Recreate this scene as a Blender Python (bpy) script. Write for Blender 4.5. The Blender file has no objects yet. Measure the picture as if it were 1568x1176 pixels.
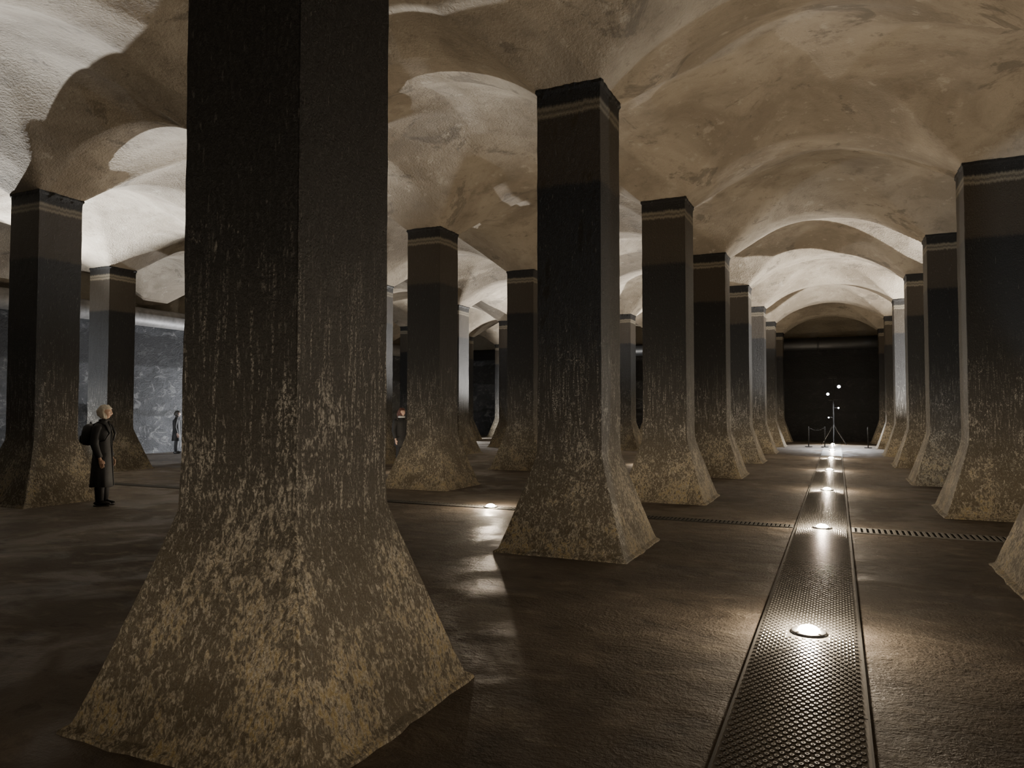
import bpy, bmesh, math, random
from mathutils import Vector, Matrix, noise as mn
import numpy as np
random.seed(4)
U=1.75
S=2.96*U           # bay spacing
HW=0.230*U         # pillar half width
ZT=3.18*U          # springing height
XA=-1.66*U; YA=1.87*U
scn=bpy.context.scene
col=scn.collection
# ------------------------------------------------ node helpers
class Mat:
    def __init__(s,name):
        s.m=bpy.data.materials.new(name); s.m.use_nodes=True
        s.nt=s.m.node_tree; s.b=s.nt.nodes['Principled BSDF']
    def n(s,t): return s.nt.nodes.new(t)
    def l(s,a,b):
        if isinstance(a,(int,float)): b.default_value=a
        elif isinstance(a,tuple): b.default_value=a if len(a)==len(b.default_value) else a+(1,)
        else: s.nt.links.new(a,b)
    def obj(s): return s.n('ShaderNodeTexCoord').outputs['Object']
    def mp(s,v,scale=(1,1,1),rot=(0,0,0),loc=(0,0,0)):
        m=s.n('ShaderNodeMapping'); s.l(v,m.inputs['Vector']); m.inputs['Scale'].default_value=scale
        m.inputs['Rotation'].default_value=rot; m.inputs['Location'].default_value=loc; return m.outputs[0]
    def noise(s,v,scale=5,detail=5,rough=.55,dist=0):
        t=s.n('ShaderNodeTexNoise'); s.l(v,t.inputs['Vector']); t.inputs['Scale'].default_value=scale
        t.inputs['Detail'].default_value=detail; t.inputs['Roughness'].default_value=rough; t.inputs['Distortion'].default_value=dist
        return t.outputs[0]
    def math(s,op,a,b=0,c=None,clamp=False):
        t=s.n('ShaderNodeMath'); t.operation=op; t.use_clamp=clamp; s.l(a,t.inputs[0]); s.l(b,t.inputs[1])
        if c is not None: s.l(c,t.inputs[2])
        return t.outputs[0]
    def mr(s,v,a,b,c=0,d=1,smooth=True):
        t=s.n('ShaderNodeMapRange'); t.interpolation_type='SMOOTHSTEP' if smooth else 'LINEAR'
        s.l(v,t.inputs[0]); s.l(a,t.inputs[1]); s.l(b,t.inputs[2]); s.l(c,t.inputs[3]); s.l(d,t.inputs[4]); return t.outputs[0]
    def mix(s,f,a,b,mode='MIX'):
        t=s.n('ShaderNodeMix'); t.data_type='RGBA'; t.blend_type=mode
        s.l(f,t.inputs[0]); s.l(a,t.inputs[6]); s.l(b,t.inputs[7]); return t.outputs[2]
    def ramp(s,f,stops):
        t=s.n('ShaderNodeValToRGB'); s.l(f,t.inputs[0]); e=t.color_ramp.elements
        while len(e)<len(stops): e.new(.5)
        for i,(p,c) in enumerate(stops): e[i].position=p; e[i].color=c+(1,)
        return t.outputs[0]
    def ax(s,v,i):
        t=s.n('ShaderNodeSeparateXYZ'); s.l(v,t.inputs[0]); return t.outputs[i]
    def z(s,v): return s.ax(v,2)
    def bump(s,h,strength=.5,dist=.02):
        t=s.n('ShaderNodeBump'); s.l(h,t.inputs['Height']); t.inputs['Strength'].default_value=strength
        t.inputs['Distance'].default_value=dist; s.l(t.outputs[0],s.b.inputs['Normal'])
    def fin(s,c,r=.8,metal=0):
        s.l(c,s.b.inputs['Base Color']); s.l(r,s.b.inputs['Roughness']); s.l(metal,s.b.inputs['Metallic']); return s.m

def simple(name,c,r=.7,metal=0,var=.15,scale=30):
    M=Mat(name); v=M.obj(); n=M.noise(v,scale,2)
    c2=tuple(max(0,x*(1-var*2)) for x in c); cc=M.mix(n,c2,tuple(min(1,x*(1+var)) for x in c))
    return M.fin(cc,r,metal)
def emit(name,c,s):
    M=Mat(name); M.b.inputs['Base Color'].default_value=c+(1,); M.b.inputs['Emission Color'].default_value=c+(1,)
    M.b.inputs['Emission Strength'].default_value=s; return M.m

# ---- pillar
def mat_pillar():
    M=Mat('bitumen_stained_concrete'); v=M.obj()
    oi=M.n('ShaderNodeObjectInfo'); off=M.math('MULTIPLY',oi.outputs['Random'],57.0)
    va=M.n('ShaderNodeVectorMath'); va.operation='ADD'; M.l(v,va.inputs[0])
    cx=M.n('ShaderNodeCombineXYZ'); M.l(off,cx.inputs[0]); M.l(off,cx.inputs[1]); M.l(cx.outputs[0],va.inputs[1])
    w=va.outputs[0]; z=M.z(v)
    big=M.noise(w,2.4,5,.65); fine=M.noise(M.mp(w,(1,1,.5)),34,7,.72,.7)
    fine2=M.noise(M.mp(w,(1,1,.8)),75,3,.65)
    drip=M.noise(M.mp(w,(1,1,.07)),42,4,.65)
    lowm=M.mr(z,3.4,4.0,1,.22)
    zz=M.math('ADD',z,M.math('MULTIPLY',M.math('MULTIPLY',M.math('SUBTRACT',drip,.5),.45),lowm))
    zz=M.math('ADD',zz,M.math('MULTIPLY',M.math('SUBTRACT',big,.5),M.mr(z,3.4,4.0,.8,.06)))
    f=M.math('DIVIDE',zz,5.6)
    base=M.ramp(f,[(0,(.105,.085,.055)),(.14,(.085,.073,.053)),(.22,(.058,.052,.043)),(.33,(.038,.036,.033)),(.46,(.018,.018,.018)),(.776,(.012,.012,.0125)),
                   (.784,(.048,.039,.029)),(.930,(.056,.046,.034)),(.938,(.25,.22,.165)),(.944,(.07,.058,.044)),(.952,(.25,.22,.165)),(.960,(.022,.021,.02))])
    thr=M.mr(z,0.0,2.6,.47,.655,False)
    thr=M.math('SUBTRACT',thr,M.math('MULTIPLY',M.math('SUBTRACT',big,.5),.55))
    m1=M.mr(M.math('SUBTRACT',fine,thr),-.03,.07)
    rid=M.math('ABSOLUTE',M.math('SUBTRACT',fine,.45))
    m2=M.mr(rid,.0,.018,1,0)
    m2=M.math('MULTIPLY',m2,M.mr(z,.7,2.6,.5,.0))
    band=M.mr(M.math('ABSOLUTE',M.math('SUBTRACT',z,1.6)),0,1.6,1,0)
    dr=M.mr(drip,.50,.64); dr=M.math('MULTIPLY',dr,band)
    dr=M.math('MULTIPLY',dr,M.mr(fine2,.42,.6))
    mk=M.math('MAXIMUM',M.math('MAXIMUM',m1,m2),dr,clamp=True)
    mk=M.math('MULTIPLY',mk,M.mr(fine2,.36,.6,.3,1.))
    mk=M.math('MULTIPLY',mk,M.mr(z,2.6,3.6,1,0))
    wc=M.ramp(M.math('DIVIDE',z,3.0),[(0,(.40,.35,.265)),(.25,(.48,.44,.37)),(.6,(.36,.345,.315)),(1,(.14,.135,.125))])
    c=M.mix(mk,base,wc)
    oc=M.math('MULTIPLY',M.mr(big,.48,.58),M.mr(z,.1,1.4,.7,0))
    oc=M.math('MULTIPLY',oc,M.mr(fine,.47,.6))
    c=M.mix(oc,c,(.31,.23,.085))
    sp=M.math('MULTIPLY',M.mr(M.noise(M.mp(w,(1,1,.22)),48,1,.5),.69,.74),.3)
    c=M.mix(sp,c,(.16,.155,.145))
    h=M.math('ADD',fine,M.math('MULTIPLY',fine2,.6)); h=M.math('ADD',h,M.math('MULTIPLY',mk,.25))
    M.bump(h,.9,.035)
    r=M.mr(z,1.4,2.6,.85,.5)
    M.b.inputs['Specular IOR Level'].default_value=.3
    return M.fin(c,r)
def mat_ceiling():
    M=Mat('lime_plaster'); v=M.obj()
    a=M.noise(v,.6,6,.65,.5); b=M.noise(v,3.0,6,.7); c=M.noise(v,24,3,.7)
    col=M.mix(M.mr(a,.35,.65),(.20,.165,.122),(.32,.273,.21))
    col=M.mix(M.mr(b,.53,.66,0,.5),col,(.15,.123,.092))
    st=M.mr(M.noise(M.mp(v,loc=(7,3,1)),.9,6,.7,.8),.58,.64,0,.6); col=M.mix(st,col,(.095,.078,.06))
    col=M.mix(M.mr(b,.42,.32,0,.5),col,(.41,.37,.30))
    h=M.math('ADD',b,M.math('MULTIPLY',c,.6))
    M.bump(h,.9,.035); return M.fin(col,.92)
def mat_floor():
    M=Mat('worn_screed'); v=M.obj()
    a=M.noise(v,.5,5,.6,.5); s=M.noise(M.mp(v,(.9,1.5,1),rot=(0,0,.3)),2.0,8,.68,.35); f=M.noise(v,34,3,.7)
    col=M.mix(M.mr(a,.3,.7),(.068,.055,.042),(.125,.103,.08))
    col=M.mix(M.mr(s,.52,.68,0,.6),col,(.21,.178,.14))
    col=M.mix(M.mr(s,.46,.34,0,.65),col,(.038,.031,.025))
    h=M.math('ADD',M.math('MULTIPLY',s,.8),M.math('MULTIPLY',f,.25))
    M.bump(h,.7,.05); r=M.mr(M.noise(v,1.1,4,.6,.6),.40,.58,.46,.78); M.b.inputs['Specular IOR Level'].default_value=.32
    return M.fin(col,r)
def mat_wall(back):
    M=Mat('bitumen_coated_wall'+('_far' if back else '')); v=M.obj()
    a=M.noise(v,.7,4,.6,.4); z=M.z(v)
    d=M.noise(M.mp(v,(1,1,1.6),rot=(.7,0.5,.3)),2.2,6,.72,1.0); f=M.noise(v,22,3,.7)
    col=M.mix(M.mr(a,.3,.7),(.03,.031,.034),(.085,.087,.092))
    col=M.mix(M.mr(d,.52,.66,0,.6),col,(.25,.25,.25))
    zb=M.math('ADD',z,M.math('MULTIPLY',a,.5))
    bd=M.math('MULTIPLY',M.mr(zb,3.5,3.6),M.mr(zb,4.7,4.8,1,0)); col=M.mix(M.math('MULTIPLY',bd,.75),col,(.02,.02,.021))
    b2=M.math('MULTIPLY',M.mr(zb,1.7,1.75),M.mr(zb,1.85,1.95,1,0)); col=M.mix(M.math('MULTIPLY',b2,.6),col,(.03,.03,.03))
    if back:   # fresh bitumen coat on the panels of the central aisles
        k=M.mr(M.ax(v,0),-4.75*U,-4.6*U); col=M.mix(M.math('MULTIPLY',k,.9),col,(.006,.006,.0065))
    col=M.mix(M.mr(z,4.9,5.1),col,(.26,.22,.16))
    M.bump(M.math('ADD',d,M.math('MULTIPLY',f,.5)),1,.16); return M.fin(col,.85)
def mat_steel():
    M=Mat('galvanised_steel'); v=M.obj()
    a=M.noise(v,3,3); f=M.noise(v,60,2)
    col=M.mix(a,(.10,.097,.09),(.20,.19,.175))
    return M.fin(col,M.mr(f,.3,.7,.34,.5),.8)
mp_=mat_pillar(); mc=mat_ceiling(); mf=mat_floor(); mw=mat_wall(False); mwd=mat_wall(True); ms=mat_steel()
mblack=simple('drain_void',(.006,.006,.006),.9)
mrail=simple('steel_frame',(.07,.068,.062),.6,.5)
mbar=simple('drain_bar_steel',(.26,.25,.23),.5,.3)
mpipe=simple('painted_pipe',(.22,.21,.20),.55,.2,.3,6)
mdark=simple('black_powder_coat',(.015,.015,.015),.5)
mmatte=simple('matte_black_pole',(.008,.008,.008),.95)

# ------------------------------------------------ mesh helpers
def mk(name,verts,faces,mat,smooth=False,parent=None,coll=True):
    me=bpy.data.meshes.new(name); me.from_pydata([tuple(v) for v in verts],[],[tuple(f) for f in faces]); me.update()
    me.materials.append(mat)
    if smooth:
        me.polygons.foreach_set('use_smooth',[True]*len(me.polygons))
    o=bpy.data.objects.new(name,me); col.objects.link(o)
    if parent: o.parent=parent
    return o
def fixn(o):
    bm=bmesh.new(); bm.from_mesh(o.data); bmesh.ops.recalc_face_normals(bm,faces=bm.faces); bm.to_mesh(o.data); bm.free(); return o
class G:
    def __init__(s): s.v=[]; s.f=[]
    def box(s,c,d,R=None):
        b=len(s.v)
        for z in(-.5,.5):
            for x,y in((-.5,-.5),(.5,-.5),(.5,.5),(-.5,.5)):
                p=Vector((x*d[0],y*d[1],z*d[2]))
                if R: p=R@p
                s.v.append(p+Vector(c))
        for q in((0,3,2,1),(4,5,6,7),(0,1,5,4),(1,2,6,5),(2,3,7,6),(3,0,4,7)): s.f.append([b+i for i in q])
    def tube(s,pts,rad,n=12,cap=True,sq=(1,1)):
        pts=[Vector(p) for p in pts]; b=len(s.v); prev=None
        for i,p in enumerate(pts):
            t=(pts[min(i+1,len(pts)-1)]-pts[max(i-1,0)]).normalized()
            if prev is None:
                a=Vector((1,0,0)) if abs(t.x)<.9 else Vector((0,1,0)); x=(a-t*a.dot(t)).normalized()
            else: x=(prev-t*prev.dot(t)).normalized()
            prev=x; y=t.cross(x); r=rad[i] if isinstance(rad,(list,tuple)) else rad
            for k in range(n):
                a=2*math.pi*k/n; s.v.append(p+x*math.cos(a)*r*sq[0]+y*math.sin(a)*r*sq[1])
        for i in range(len(pts)-1):
            for k in range(n):
                s.f.append([b+i*n+k,b+i*n+(k+1)%n,b+(i+1)*n+(k+1)%n,b+(i+1)*n+k])
        if cap: s.f.append([b+k for k in range(n)][::-1]); s.f.append([b+(len(pts)-1)*n+k for k in range(n)])
    def rings(s,rs,n=28,fn=None,cap=True):
        b=len(s.v)
        for (cx,cy,z,rx,ry) in rs:
            for k in range(n):
                a=2*math.pi*k/n; p=Vector((cx+rx*math.cos(a),cy+ry*math.sin(a),z))
                if fn: p=fn(p,a,z)
                s.v.append(p)
        for i in range(len(rs)-1):
            for k in range(n): s.f.append([b+i*n+k,b+i*n+(k+1)%n,b+(i+1)*n+(k+1)%n,b+(i+1)*n+k])
        if cap: s.f.append([b+k for k in range(n)][::-1]); s.f.append([b+(len(rs)-1)*n+k for k in range(n)])
    def ell(s,c,r,nu=16,nv=10,fn=None,R=None):
        b=len(s.v); c=Vector(c)
        for j in range(nv+1):
            ph=math.pi*j/nv
            for k in range(nu):
                a=2*math.pi*k/nu; p=Vector((r[0]*math.sin(ph)*math.cos(a),r[1]*math.sin(ph)*math.sin(a),r[2]*math.cos(ph)))
                if fn: p=fn(p)
                if R: p=R@p
                s.v.append(p+c)
        for j in range(nv):
            for k in range(nu): s.f.append([b+j*nu+k,b+(j+1)*nu+k,b+(j+1)*nu+(k+1)%nu,b+j*nu+(k+1)%nu])
    def make(s,name,mat,smooth=False,parent=None):
        o=mk(name,s.v,s.f,mat,smooth,parent); return fixn(o)
def empty(name,loc,rz=0):
    e=bpy.data.objects.new(name,None); e.location=loc; e.rotation_euler=(0,0,rz); e.empty_display_size=.3; col.objects.link(e); return e

# ------------------------------------------------ ceiling vaults
xs0=XA-4*S; nbx=8    # bays from wall_left
ys0=YA-2*S
XL=xs0; XR=xs0+nbx*S
YF=23.45*U; YB=ys0
Ls=S/2; inn=1-HW/Ls
RISE=.47*U; DOME=.27*U; sp=Ls*inn; RR=(sp*sp+RISE*RISE)/(2*RISE)
def arc(u):
    a=abs(u)
    if a>=inn: return 0.
    x=a*Ls; return math.sqrt(RR*RR-x*x)-(RR-RISE)
def ceilz(x,y):
    u=((x-xs0)%S)/Ls-1; v=((y-ys0)%S)/Ls-1
    A=arc(u);B=arc(v)
    k=.006+.045*min(A,B)
    h=max(A,B); dd=abs(A-B)
    if dd<k: h+= (k-dd)**2/(4*k)*.8
    if abs(u)<inn and abs(v)<inn:
        h+=DOME*(1-(u/inn)**2)*(1-(v/inn)**2)
    h+= .010*mn.noise(Vector((x*1.1,y*1.1,0)))+.006*mn.noise(Vector((x*3.3,y*3.3,4)))
    return ZT+h
step=[-1,-.93]+[ -inn-.001,-inn+.012]+[(-inn+.012)+(i+1)*(2*(inn-.012))/56 for i in range(56)]+[inn+.001,.93]
gx=[xs0+b*S+(t+1)*Ls for b in range(nbx) for t in step]+[XR]
gy=[ys0+b*S+(t+1)*Ls for b in range(10) for t in step]
gy=[y for y in gy if y<YF]+[YF]
V=[(x,y,ceilz(x,y)) for y in gy for x in gx]; nx=len(gx)
F=[(j*nx+i,(j+1)*nx+i,(j+1)*nx+i+1,j*nx+i+1) for j in range(len(gy)-1) for i in range(nx-1)]
ceil=mk('ceiling',V,F,mc,True)
# ------------------------------------------------ floor & walls
def box_obj(name,lo,hi,mat):
    g=G(); g.box([(a+b)/2 for a,b in zip(lo,hi)],[b-a for a,b in zip(lo,hi)]); return g.make(name,mat)
t=.3; TOP=ZT+1.5
box_obj('floor',(XL-t,YB-t,-.3),(XR+t,YF+t,0),mf)
box_obj('wall_left',(XL-t,YB-t,0),(XL,YF+t,TOP),mw)
box_obj('wall_right',(XR,YB-t,0),(XR+t,YF+t,TOP),mw)
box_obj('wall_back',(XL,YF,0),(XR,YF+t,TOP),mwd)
box_obj('wall_front',(XL,YB-t,0),(XR,YB,TOP),mw)

# ------------------------------------------------ pillars
def prof(z):
    zf=.645*U
    if z<zf:
        t=z/zf; return HW+.006+(.208*U)*((1-t)**1.06)
    return HW+.006*max(0,1-(z-zf)/.2)
def pillar_mesh(seed):
    zs=[0,.015,.04]+[.08+i*.055 for i in range(40)]
    zs=[z for z in zs if z<2.3]+[2.3+i*.11 for i in range(40)]
    zs=[z for z in zs if z<ZT-.12]+[ZT-.10,ZT-.05,ZT-.02,ZT+.015]
    ns=16; per=[]
    ch=.985
    for s in range(4):
        for i in range(ns):
            tt=-ch+2*ch*i/(ns-1); 
            p=[(1,tt),(-tt,1),(-1,-tt),(tt,-1)][s]; per.append(p)
    n=len(per); V=[];F=[]
    for z in zs:
        w=prof(z)
        ext=0
        if z<.03: ext=.03
        if z>ZT-.03: ext=.015
        for (a,b) in per:
            x=a*(w+ext);y=b*(w+ext)
            q=Vector((x*3,y*3,z*2+seed*13)); d=.006*mn.noise(q)+.004*mn.noise(q*4)
            if 4.36<z<4.5: d+=.004
            if z<.05: d+=.05*abs(mn.noise(q*1.3))
            if z>ZT-.07: d+=.035*abs(mn.noise(q*5))
            l=math.hypot(a,b); V.append((x+a/l*d,y+b/l*d,z))
    for j in range(len(zs)-1):
        for k in range(n): F.append((j*n+k,j*n+(k+1)%n,(j+1)*n+(k+1)%n,(j+1)*n+k))
    F.append(tuple(range(n))[::-1]); F.append(tuple((len(zs)-1)*n+k for k in range(n)))
    me=bpy.data.meshes.new('pillar'); me.from_pydata(V,[],F); me.materials.append(mp_); me.update()
    return me
pms=[pillar_mesh(i) for i in range(3)]
for i in range(-3,4):
    for k in range(-1,8):
        x=XA+i*S; y=YA+k*S
        if x>XR-1 or y>YF: continue
        o=bpy.data.objects.new('concrete_pillar',pms[(i*2+k*3)%3]); o.location=(x,y,0)
        col.objects.link(o)

# ------------------------------------------------ grating walkway
WX=-.125*U; WH=.203*U
def grating():
    g=G(); y0=-1.5*U; y1=22.4*U
    L=1.0; y=y0
    while y<y1:
        g.box((WX,y+L/2,.003),(2*WH-.02,L-.012,.006)); y+=L
    o=g.make('floor_grating',ms)
    V=list(map(lambda v:tuple(v.co),o.data.vertices)); F=[tuple(p.vertices) for p in o.data.polygons]
    n=6; pitch=.045; nf0=len(F)
    lamps=[(3.35+2.96*k)*U for k in range(-1,7)]
    yy=.8; row=0; mi=[0]*nf0
    r_=G()
    for sx in(-1,1): r_.box((WX+sx*(WH-.004),(y0+y1)/2,.0035),(.012,y1-y0,.007))
    b=len(V); V+= [tuple(v) for v in r_.v]; F+=[tuple(b+i for i in f) for f in r_.f]; mi+=[2]*len(r_.f)
    while yy<16*U:
        xx=WX-WH+.035+(pitch/2 if row%2 else 0)
        while xx<WX+WH-.03:
            if not any(abs(yy-l)<.13 and abs(xx-WX)<.15 for l in lamps):
                b=len(V)
                for (r,z) in ((.017,.0061),(.012,.0115),(.007,.0115),(.006,.0068)):
                    for k in range(n):
                        a=2*math.pi*k/n; V.append((xx+r*math.cos(a)*1.0,yy+r*math.sin(a),z))
                for q in range(3):
                    for k in range(n): F.append((b+q*n+k,b+q*n+(k+1)%n,b+(q+1)*n+(k+1)%n,b+(q+1)*n+k)); mi.append(0)
                F.append(tuple(b+3*n+k for k in range(n))); mi.append(1)
            xx+=pitch
        yy+=pitch*.87; row+=1
    me=bpy.data.meshes.new('floor_grating'); me.from_pydata(V,[],F); me.materials.append(ms); me.materials.append(mblack); me.materials.append(mrail)
    me.polygons.foreach_set('material_index',mi); me.update(); o.data=me
grating()
CY=6.31*U
def drain(xa,xb,name='drain_grating',w=.14,m=None,pitch=.06):
    g=G()
    g.box(((xa+xb)/2,CY-w,.006),(xb-xa,.02,.012)); g.box(((xa+xb)/2,CY+w,.006),(xb-xa,.02,.012))
    x=xa+.02
    while x<xb-.02:
        g.box((x,CY,.006),(.036,2*w-.02,.012)); x+=pitch
    o=g.make(name,m or mrail)
    h=G(); h.box(((xa+xb)/2,CY,.002),(xb-xa,2*w-.02,.004)); q=h.make('void',mblack,parent=o)
drain(XL+.3,WX-WH-.02,w=.12); drain(WX+WH+.02,XR-.3,w=.21,m=mbar,pitch=.072)

# ------------------------------------------------ uplights
mlens=emit('lamp_lens',(1,.88,.66),220)
mlensw=emit('flood_lens',(.85,.93,1),40)
def uplight(x,y,power=60,c=(1,.83,.62),low=.6):
    e=empty('ground_uplight',(x,y,0.006))
    g=G(); g.rings([(0,0,0,.125,.125),(0,0,.014,.125,.125),(0,0,.018,.115,.115),(0,0,.018,.085,.085),(0,0,.006,.08,.08)],24,cap=False); g.make('bezel',mdark,True,e)
    g=G(); g.rings([(0,0,.004,.08,.08),(0,0,.025,.078,.078),(0,0,.045,.06,.06),(0,0,.056,.03,.03)],24); g.make('lens',mlens,True,e)
    for a in (0,1,2,3):
        g=G(); g.box((.105*math.cos(a*1.57+.8),.105*math.sin(a*1.57+.8),.021),(.018,.018,.008)); g.make('bolt',ms,False,e)
    ld=bpy.data.lights.new('lamp','POINT'); ld.energy=power*low; ld.color=c; ld.shadow_soft_size=.04
    lo=bpy.data.objects.new('lamp',ld); lo.location=(0,0,.14); lo.parent=e; col.objects.link(lo)
    ld=bpy.data.lights.new('beam','SPOT'); ld.energy=power; ld.color=c; ld.shadow_soft_size=.04; ld.spot_size=math.radians(178); ld.spot_blend=.12
    lo=bpy.data.objects.new('beam',ld); lo.location=(0,0,.06); lo.rotation_euler=(math.pi,0,0); lo.parent=e; col.objects.link(lo)
for k in range(-1,7): uplight(WX,(3.35+2.96*k)*U,150 if k>=0 else 190,low=.85)
uplight(WX-S,.39*U,140,low=.25)  # added lamp, out of frame, brightens the left face of the near pillar
for i in (-2,-1,1):
    uplight(WX+i*S,CY,150,low=.7)
for i in (-1,1):
    for k in (3,5): uplight(WX+i*S,(3.35+2.96*k)*U,100)
uplight(WX-2*S,(3.35+2.96*2)*U,45)  # added lamp hidden behind a pillar base, lifts standing_woman out of the dark

def flood(x,y,az,el,power,c=(.82,.9,1),h=.45,ang=120,bl=.35):
    e=empty('floodlight',(x,y,0)); rz=math.radians(az); el=math.radians(el)
    e.rotation_euler=(0,0,rz)
    R=Matrix.Rotation(-el,3,'Y')
    g=G(); g.box((0,0,h),(.10,.34,.26),R); g.make('housing',mdark,parent=e)
    g=G(); g.box(R@Vector((.054,0,0))+Vector((0,0,h)),(.006,.30,.22),R); g.make('lens',mlensw,parent=e)
    g=G(); g.box((0,0,.012),(.3,.4,.024)); 
    for s in(-1,1): g.box((0,s*.19,h/2+.01),(.03,.012,h))
    g.make('bracket',mdark,parent=e)
    ld=bpy.data.lights.new('beam','SPOT'); ld.energy=power; ld.color=c; ld.shadow_soft_size=.05; ld.spot_size=math.radians(ang); ld.spot_blend=bl
    lo=bpy.data.objects.new('beam',ld); lo.location=R@Vector((.08,0,0))+Vector((0,0,h)); lo.parent=e
    lo.rotation_euler=Vector((math.cos(el),0,math.sin(el))).to_track_quat('-Z','Y').to_euler(); col.objects.link(lo)
flood(-12.0*U,6.0*U,-22,53,18000,c=(.95,.98,1),ang=84,bl=.35)         # washes the left vaults
flood(-12.5*U,5.4*U,72,12,2600,c=(.92,.96,1),ang=90,bl=.6)             # left wall / pillar
flood(5.6*U,4.2*U,140,10,1500,c=(.7,.85,1),ang=95)
flood(3.9*U,15.2*U,178,52,16000,c=(1,.97,.92),ang=95)
flood(-5.9*U,18.2*U,-92,52,12000,c=(1,.97,.92),ang=95)
flood(-11.9*U,13.7*U,-110,10,3500,c=(.95,.97,1),ang=120)
flood(-11.7*U,19.4*U,12,8,9000,c=(1,.98,.94),ang=130)                  # far left corner

# ------------------------------------------------ wall pipes
g=G(); r=.19*U; pz=(1.93+.96)*U
g.tube([(XL+.42,YB+.3,pz),(XL+.42,YF-.75,pz)],r,24)
y=YB+2
while y<YF-2:
    g.tube([(XL+.42,y,pz),(XL+.42,y+.09,pz)],r*1.13,24)
    g.box((XL+.21,y+.045,pz-r*.9),(.42,.06,.06)); y+=S
g.make('wall_pipe',mpipe,True)
g=G(); g.tube([(XL+.9,YF-.42,pz),(XR-.3,YF-.42,pz)],r,24)
x=XL+2
while x<XR-2:
    g.tube([(x,YF-.42,pz),(x+.09,YF-.42,pz)],r*1.13,24); g.box((x+.045,YF-.21,pz-r*.9),(.06,.42,.06)); x+=S
g.make('wall_pipe',mdark,True)

# ------------------------------------------------ light stand at far end
e=empty('light_stand',(-.1*U,20.8*U,0),0)
g=G()
g.tube([(0,0,.5),(0,0,3.15)],.03,10)
for a in (0.5,2.6,4.7): g.tube([(0,0,.95),(.6*math.cos(a),.6*math.sin(a),.02)],.018,8)
g.tube([(-.25,0,3.1),(.3,0,3.1)],.02,8); g.tube([(-.22,0,2.1),(.25,0,2.1)],.018,8)
g.box((.0,0,3.15),(.35,.12,.10)); g.box((.12,-.05,2.9),(.12,.1,.1))
g.make('pole',mmatte,parent=e)
msp=emit('spot_lens',(.9,.95,1),40)
for (dx,dz,rr) in ((.25,2.70,.07),(-.22,2.36,.06),(.22,1.72,.035),(-.2,1.28,.03)):
    g=G(); g.tube([(dx,.1,dz),(dx,-.04,dz),(dx,-.12,dz)],[rr*.7,rr,rr*1.2],14,cap=False); g.tube([(0,0,dz),(dx,0,dz)],.012,6); g.make('head',mmatte,True,e)
    g=G(); g.ell((dx,-.085,dz),(rr*.9,.02,rr*.9)); g.make('spot_lens',msp,True,e)
    if dz>2.5:
        ld=bpy.data.lights.new('beam','SPOT'); ld.energy=1900; ld.color=(.95,.97,1); ld.shadow_soft_size=.04; ld.spot_size=math.radians(100); ld.spot_blend=.6
        lo=bpy.data.objects.new('beam',ld); lo.location=(dx,-.3,dz); lo.parent=e; lo.rotation_euler=(math.radians(-25),0,0); col.objects.link(lo)
e=empty('rope_barrier',(-.1*U,19.6*U,0)); g=G()
for x in(-1.0,-.35,1.35): 
    g.tube([(x,0,.01),(x,0,.9)],.022,8); g.tube([(x,0,0),(x,0,.03)],.15,14)
g.make('posts',mmatte,True,e); g=G()
pts=[(-1+.65*t/8,0,.85-.12*math.sin(math.pi*t/8)) for t in range(9)]; g.tube(pts,.012,6)
g.make('rope',mmatte,True,e)

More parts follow.
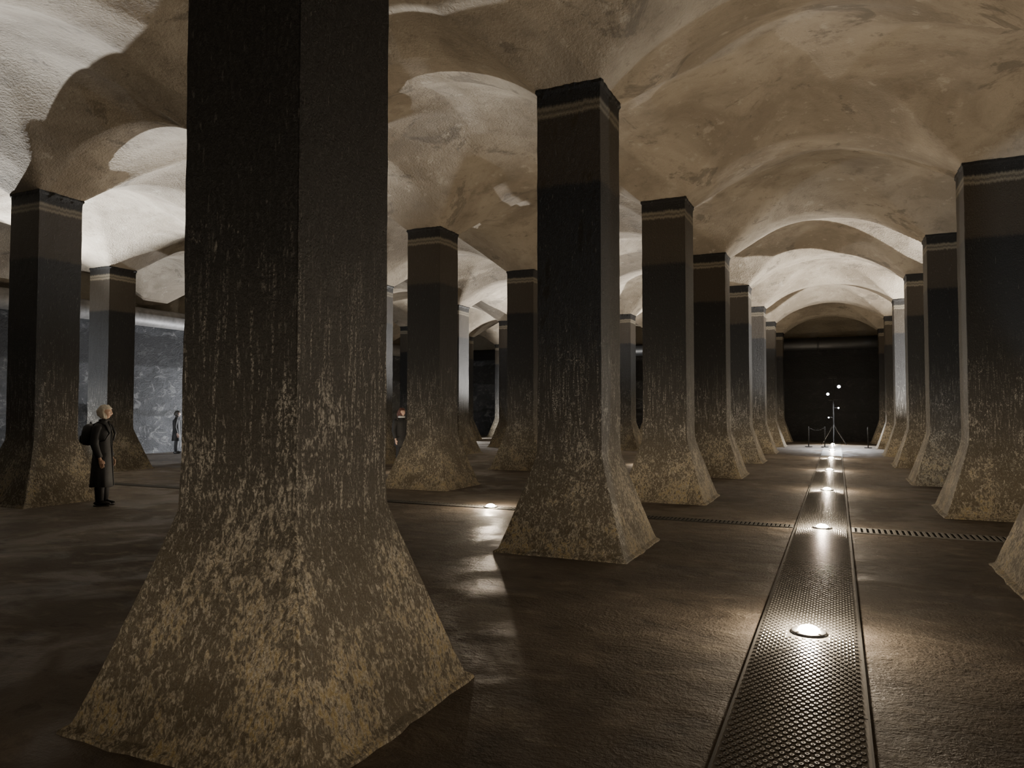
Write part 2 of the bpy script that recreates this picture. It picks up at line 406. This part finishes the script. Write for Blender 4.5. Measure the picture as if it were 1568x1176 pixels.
# ------------------------------------------------ people
def person(name,loc,rz,H,skin,hairc,coatc,longhair=False,backpack=False,coat_hem=.17,headturn=0,scarf=None):
    e=empty(name,loc,rz)   # faces +X locally
    msk=simple('skin_'+name,skin,.5,0,.05,40); mh=simple('hair_'+name,hairc,.6,0,.3,90); mco=simple('coat_'+name,coatc,.75,0,.3,25); msh=simple('shoe_'+name,(.012,.011,.01),.35)
    mtr=simple('trousers_'+name,(.016,.016,.018),.8)
    h=H
    J={};E=[];P=[];Rr=[]
    def J_(n,p,r): J[n]=len(P); P.append(Vector(p)*h); Rr.append(r*h)
    J_('pel',(0,0,.53),.075); J_('sp',(.0,0,.62),.068); J_('ch',(-.005,0,.73),.078); J_('nk',(-.002,0,.83),.034); J_('nk2',(.008,0,.875),.030)
    for s,t in((-1,'r'),(1,'l')):
        J_('hip'+t,(0,s*.05,.49),.056); J_('kn'+t,(.012,s*.052,.28),.036); J_('cf'+t,(-.004,s*.052,.20),.034); J_('an'+t,(-.005,s*.052,.05),.021)
        J_('shd'+t,(-.005,s*.105,.79),.035); J_('el'+t,(-.022,s*.128,.62),.026); J_('wr'+t,(.025,s*.128,.485),.016); J_('pl'+t,(.038,s*.127,.45),.017)
    ed=[('pel','sp'),('sp','ch'),('ch','nk'),('nk','nk2')]
    for t in 'rl': ed+=[('pel','hip'+t),('hip'+t,'kn'+t),('kn'+t,'cf'+t),('cf'+t,'an'+t),('ch','shd'+t),('shd'+t,'el'+t),('el'+t,'wr'+t),('wr'+t,'pl'+t)]
    me=bpy.data.meshes.new('body'); me.from_pydata(P,[(J[a],J[b]) for a,b in ed],[]); me.materials.append(msk)
    o=bpy.data.objects.new('body',me); col.objects.link(o); o.parent=e
    m=o.modifiers.new('skin','SKIN'); m.use_smooth_shade=True
    for i,sv in enumerate(me.skin_vertices[0].data): sv.radius=(Rr[i],Rr[i]); sv.use_root=(i==0)
    o.modifiers.new('sub','SUBSURF').levels=1; o.modifiers['sub'].render_levels=2
    for s,t in((-1,'right'),(1,'left')):
        g=G(); w=Vector((.036,s*.127,.462))*h
        g.tube([w+Vector((-.01,0,.02)),w+Vector((.004,0,-.02)),w+Vector((.014,0,-.055)),w+Vector((.016,0,-.075))],[.022,.036,.040,.034],12,sq=(1,.5))
        for i,(off,L) in enumerate(((-.028,.065),(-.009,.078),(.010,.073),(.028,.058))):
            a=w+Vector((.018+off,-s*.0,-.07)); 
            g.tube([a,a+Vector((.004,-s*.004,-L*.4)),a+Vector((.004,-s*.014,-L*.75)),a+Vector((0,-s*.026,-L))],[.0095,.009,.008,.006],8)
        a=w+Vector((.03,-s*.004,-.012)); g.tube([a,a+Vector((.022,-s*.008,-.022)),a+Vector((.028,-s*.014,-.048)),a+Vector((.026,-s*.02,-.062))],[.012,.011,.0095,.007],8)
        g.make('hand_'+t,msk,True,e)
    for s,t in((-1,'right'),(1,'left')):
        g=G(); g.tube([Vector((0,s*.05,.52))*h,Vector((.01,s*.052,.29))*h,Vector((-.002,s*.052,.17))*h,Vector((0,s*.052,.045))*h],[.07*h,.047*h,.044*h,.036*h],16); g.make('trouser_leg_'+t,mtr,True,e)
        g=G(); b=s*.052*h
        def shp(p):
            if p.z<0: p.z*=.8
            if p.x>0.02: p.z*=.75-.9*(p.x-.02)
            return p
        g.ell((.045,b,.048),(.145,.048,.058),18,10,shp); g.box((.045,b,.008),(.25,.08,.016)); g.make('shoe_'+t,msh,True,e)
    def fold(p,a,z):
        k=max(0,.5*h-z)/(.35*h); f=1+.05*k*math.sin(a*7+1)+.03*k*math.sin(a*11)
        return Vector((p.x*f,p.y*f,p.z+.006*math.sin(a*3)))
    g=G(); hm=coat_hem
    g.rings([(.0,0,hm*h,.098*h,.125*h),(.0,0,(hm+.004)*h,.104*h,.13*h),(0,0,(hm+.12)*h,.098*h,.122*h),(0,0,.45*h+.05*h*(hm>.3),.09*h,.112*h),(0,0,.55*h,.083*h,.103*h),(-.003*h,0,.63*h,.078*h,.098*h),
             (-.006*h,0,.71*h,.082*h,.108*h),(-.006*h,0,.765*h,.078*h,.115*h),(-.006*h,0,.80*h,.062*h,.098*h),(-.004*h,0,.825*h,.046*h,.06*h),(.0,0,.845*h,.040*h,.046*h),(.004*h,0,.86*h,.043*h,.048*h)],32,fold)
    g.tube([Vector((.045,.01,.84))*h,Vector((.083,.006,.72))*h,Vector((.09,.004,.5))*h,Vector((.106,.004,hm+.01))*h],.010,6)
    g.make('coat',mco,True,e)
    for s,t in((-1,'right'),(1,'left')):
        g=G(); g.tube([Vector((-.004,s*.085,.80))*h,Vector((-.006,s*.112,.775))*h,Vector((-.016,s*.127,.70))*h,Vector((-.022,s*.133,.62))*h,Vector((0,s*.132,.55))*h,Vector((.024,s*.128,.488))*h,Vector((.026,s*.128,.482))*h],[.036*h,.044*h,.041*h,.038*h,.034*h,.031*h,.026*h],16); g.make('sleeve_'+t,mco,True,e)
    hd=empty('head',(.014*h,0,.93*h),headturn); hd.parent=e
    hs=h*.0685
    def hf(p):
        x,y,z=p.x,p.y,p.z
        if z<0: y*=1+.28*z; x*=1+.10*z if x<0 else 1
        if x<0 and z<-.3: x*=.85
        if x>.3:
            x+=.20*math.exp(-(y*y)/.012-((z+.22)**2)/.02)+.09*math.exp(-(y*y)/.010-((z+.05)**2)/.03)
            x+=.05*math.exp(-((z-.14)**2)/.008-(y*y)/.15)
            for s in(-1,1): x-=.08*math.exp(-((y-s*.30)**2)/.015-((z-.0)**2)/.012)
            x+=.05*math.exp(-(y*y)/.03-((z+.52)**2)/.006)
            x-=.03*math.exp(-(y*y)/.05-((z+.65)**2)/.004)
            x+=.08*math.exp(-(y*y)/.06-((z+.85)**2)/.02)
        return Vector((x*hs*.92,y*hs*.78,z*hs*1.0))
    g=G(); g.ell((0,0,0),(1,1,1),40,32,hf); g.make('face',msk,True,hd)
    for s,t in((-1,'right'),(1,'left')):
        g=G(); g.ell((-.02*hs,s*.80*hs*.98,-.08*hs),(.17*hs,.06*hs,.26*hs),12,10); g.make('ear_'+t,msk,True,hd)
        g=G(); g.ell((.80*hs,s*.235*hs,.0),(.075*hs,.10*hs,.07*hs),12,8); g.make('eye_'+t,simple('eye',(.6,.6,.58),.3,0,.02),True,hd)
        g=G(); g.ell((.866*hs,s*.235*hs,.0),(.02*hs,.042*hs,.042*hs),10,8); g.make('iris_'+t,mdark,True,hd)
        g=G(); g.tube([(.85*hs,s*.10*hs,.16*hs),(.87*hs,s*.24*hs,.20*hs),(.78*hs,s*.4*hs,.15*hs)],.02*hs,6); g.make('brow_'+t,mh,True,hd)
    g=G(); g.tube([(.80*hs,-.2*hs,-.52*hs),(.93*hs,0,-.50*hs),(.80*hs,.2*hs,-.52*hs)],[.02*hs,.045*hs,.02*hs],8); g.make('mouth',simple('lips',(.35,.15,.12),.5),True,hd)
    def hair(p):
        x,y,z=p
        q=Vector((x*hs*1.06-.03*hs,y*hs*.93,z*hs*1.1+.03*hs))
        f=1+.09*mn.noise(Vector((x*5,y*5,z*3)))+.04*mn.noise(Vector((x*14,y*14,z*5)))
        lim=.42 if x>.25 else -.65
        if x>.12 and z<lim: q=Vector((q.x*.72,q.y*(.86),q.z)) ; f=1
        if x<=.12 and z<-.55 and not longhair: q=Vector((q.x*.85,q.y*.85,max(q.z,-.85*hs)))
        return q*f
    g=G(); g.ell((0,0,0),(1,1,1),48,36,hair)
    if longhair:
        g.tube([(-.75*hs,0,.2*hs),(-.95*hs,0,-.5*hs),(-.85*hs,0,-1.3*hs),(-.75*hs,0,-1.9*hs)],[.5*hs,.6*hs,.5*hs,.25*hs],14)
    g.make('hair',mh,True,hd)
    if scarf:
        g=G(); 
        g.rings([(.005*h,0,.835*h,.055*h,.060*h),(.008*h,0,.85*h,.062*h,.064*h),(.01*h,0,.87*h,.05*h,.054*h)],20)
        g.make('scarf',simple('scarf_'+name,scarf,.9),True,e)
    if backpack:
        mb=simple('backpack_'+name,(.02,.021,.024),.55,0,.3)
        g=G()
        n=28; rs=[(.60,.02,.05),(.61,.05,.10),(.66,.062,.115),(.73,.058,.11),(.79,.045,.095),(.815,.02,.05)]; b=0
        for (z,rx,ry) in rs:
            for k in range(n):
                a=2*math.pi*k/n; cs,sn=math.cos(a),math.sin(a); f=(abs(cs)**3.5+abs(sn)**3.5)**(-1/3.5)
                g.v.append(Vector((-.125*h+rx*h*cs*f*.95,ry*h*sn*f*.85,z*h)))
        for i in range(len(rs)-1):
            for k in range(n): g.f.append([i*n+k,i*n+(k+1)%n,(i+1)*n+(k+1)%n,(i+1)*n+k])
        g.f.append(list(range(n))[::-1]); g.f.append([(len(rs)-1)*n+k for k in range(n)])
        g.rings([(-.185*h,0,.62*h,.01*h,.05*h),(-.19*h,0,.64*h,.018*h,.07*h),(-.188*h,0,.69*h,.017*h,.07*h),(-.18*h,0,.71*h,.008*h,.05*h)],18)
        for s in(-1,1):
            g.tube([Vector((-.07,s*.06,.80))*h,Vector((-.02,s*.066,.828))*h,Vector((.05,s*.068,.80))*h,Vector((.088,s*.066,.72))*h,Vector((.06,s*.095,.65))*h,Vector((-.06,s*.09,.62))*h],.017,8,sq=(1.3,.6))
        g.tube([Vector((-.12,-.02,.81))*h,Vector((-.12,0,.835))*h,Vector((-.12,.02,.81))*h],.008,6)
        g.make('backpack',mb,True,e)
    return e
view=math.atan(498/1100)
person('standing_man',(-6.68*U,4.86*U,0),view+.1,1.74,(.55,.36,.27),(.66,.60,.50),(.016,.017,.02),backpack=True,coat_hem=.19)
person('standing_woman',(-6.63*U,10.17*U,0),view-.9,1.70,(.6,.40,.31),(.12,.045,.03),(.022,.022,.024),longhair=True,coat_hem=.35,headturn=.3,scarf=(.5,.5,.5))
person('distant_visitor',(-12.95*U,11.12*U,0),view+.3,1.6,(.3,.2,.16),(.03,.025,.02),(.010,.010,.011),coat_hem=.3)

# ------------------------------------------------ world + camera
w=bpy.data.worlds.new('World'); scn.world=w; w.use_nodes=True
w.node_tree.nodes['Background'].inputs[0].default_value=(.01,.01,.012,1); w.node_tree.nodes['Background'].inputs[1].default_value=.2
cam=bpy.data.cameras.new('camera'); co=bpy.data.objects.new('camera',cam); col.objects.link(co); scn.camera=co
cam.sensor_width=36; cam.lens=36*1100/1568; cam.clip_start=.05; cam.clip_end=300
co.location=(0,0,.96*U); co.rotation_euler=(math.radians(90)+math.atan(38/1100),0,view)
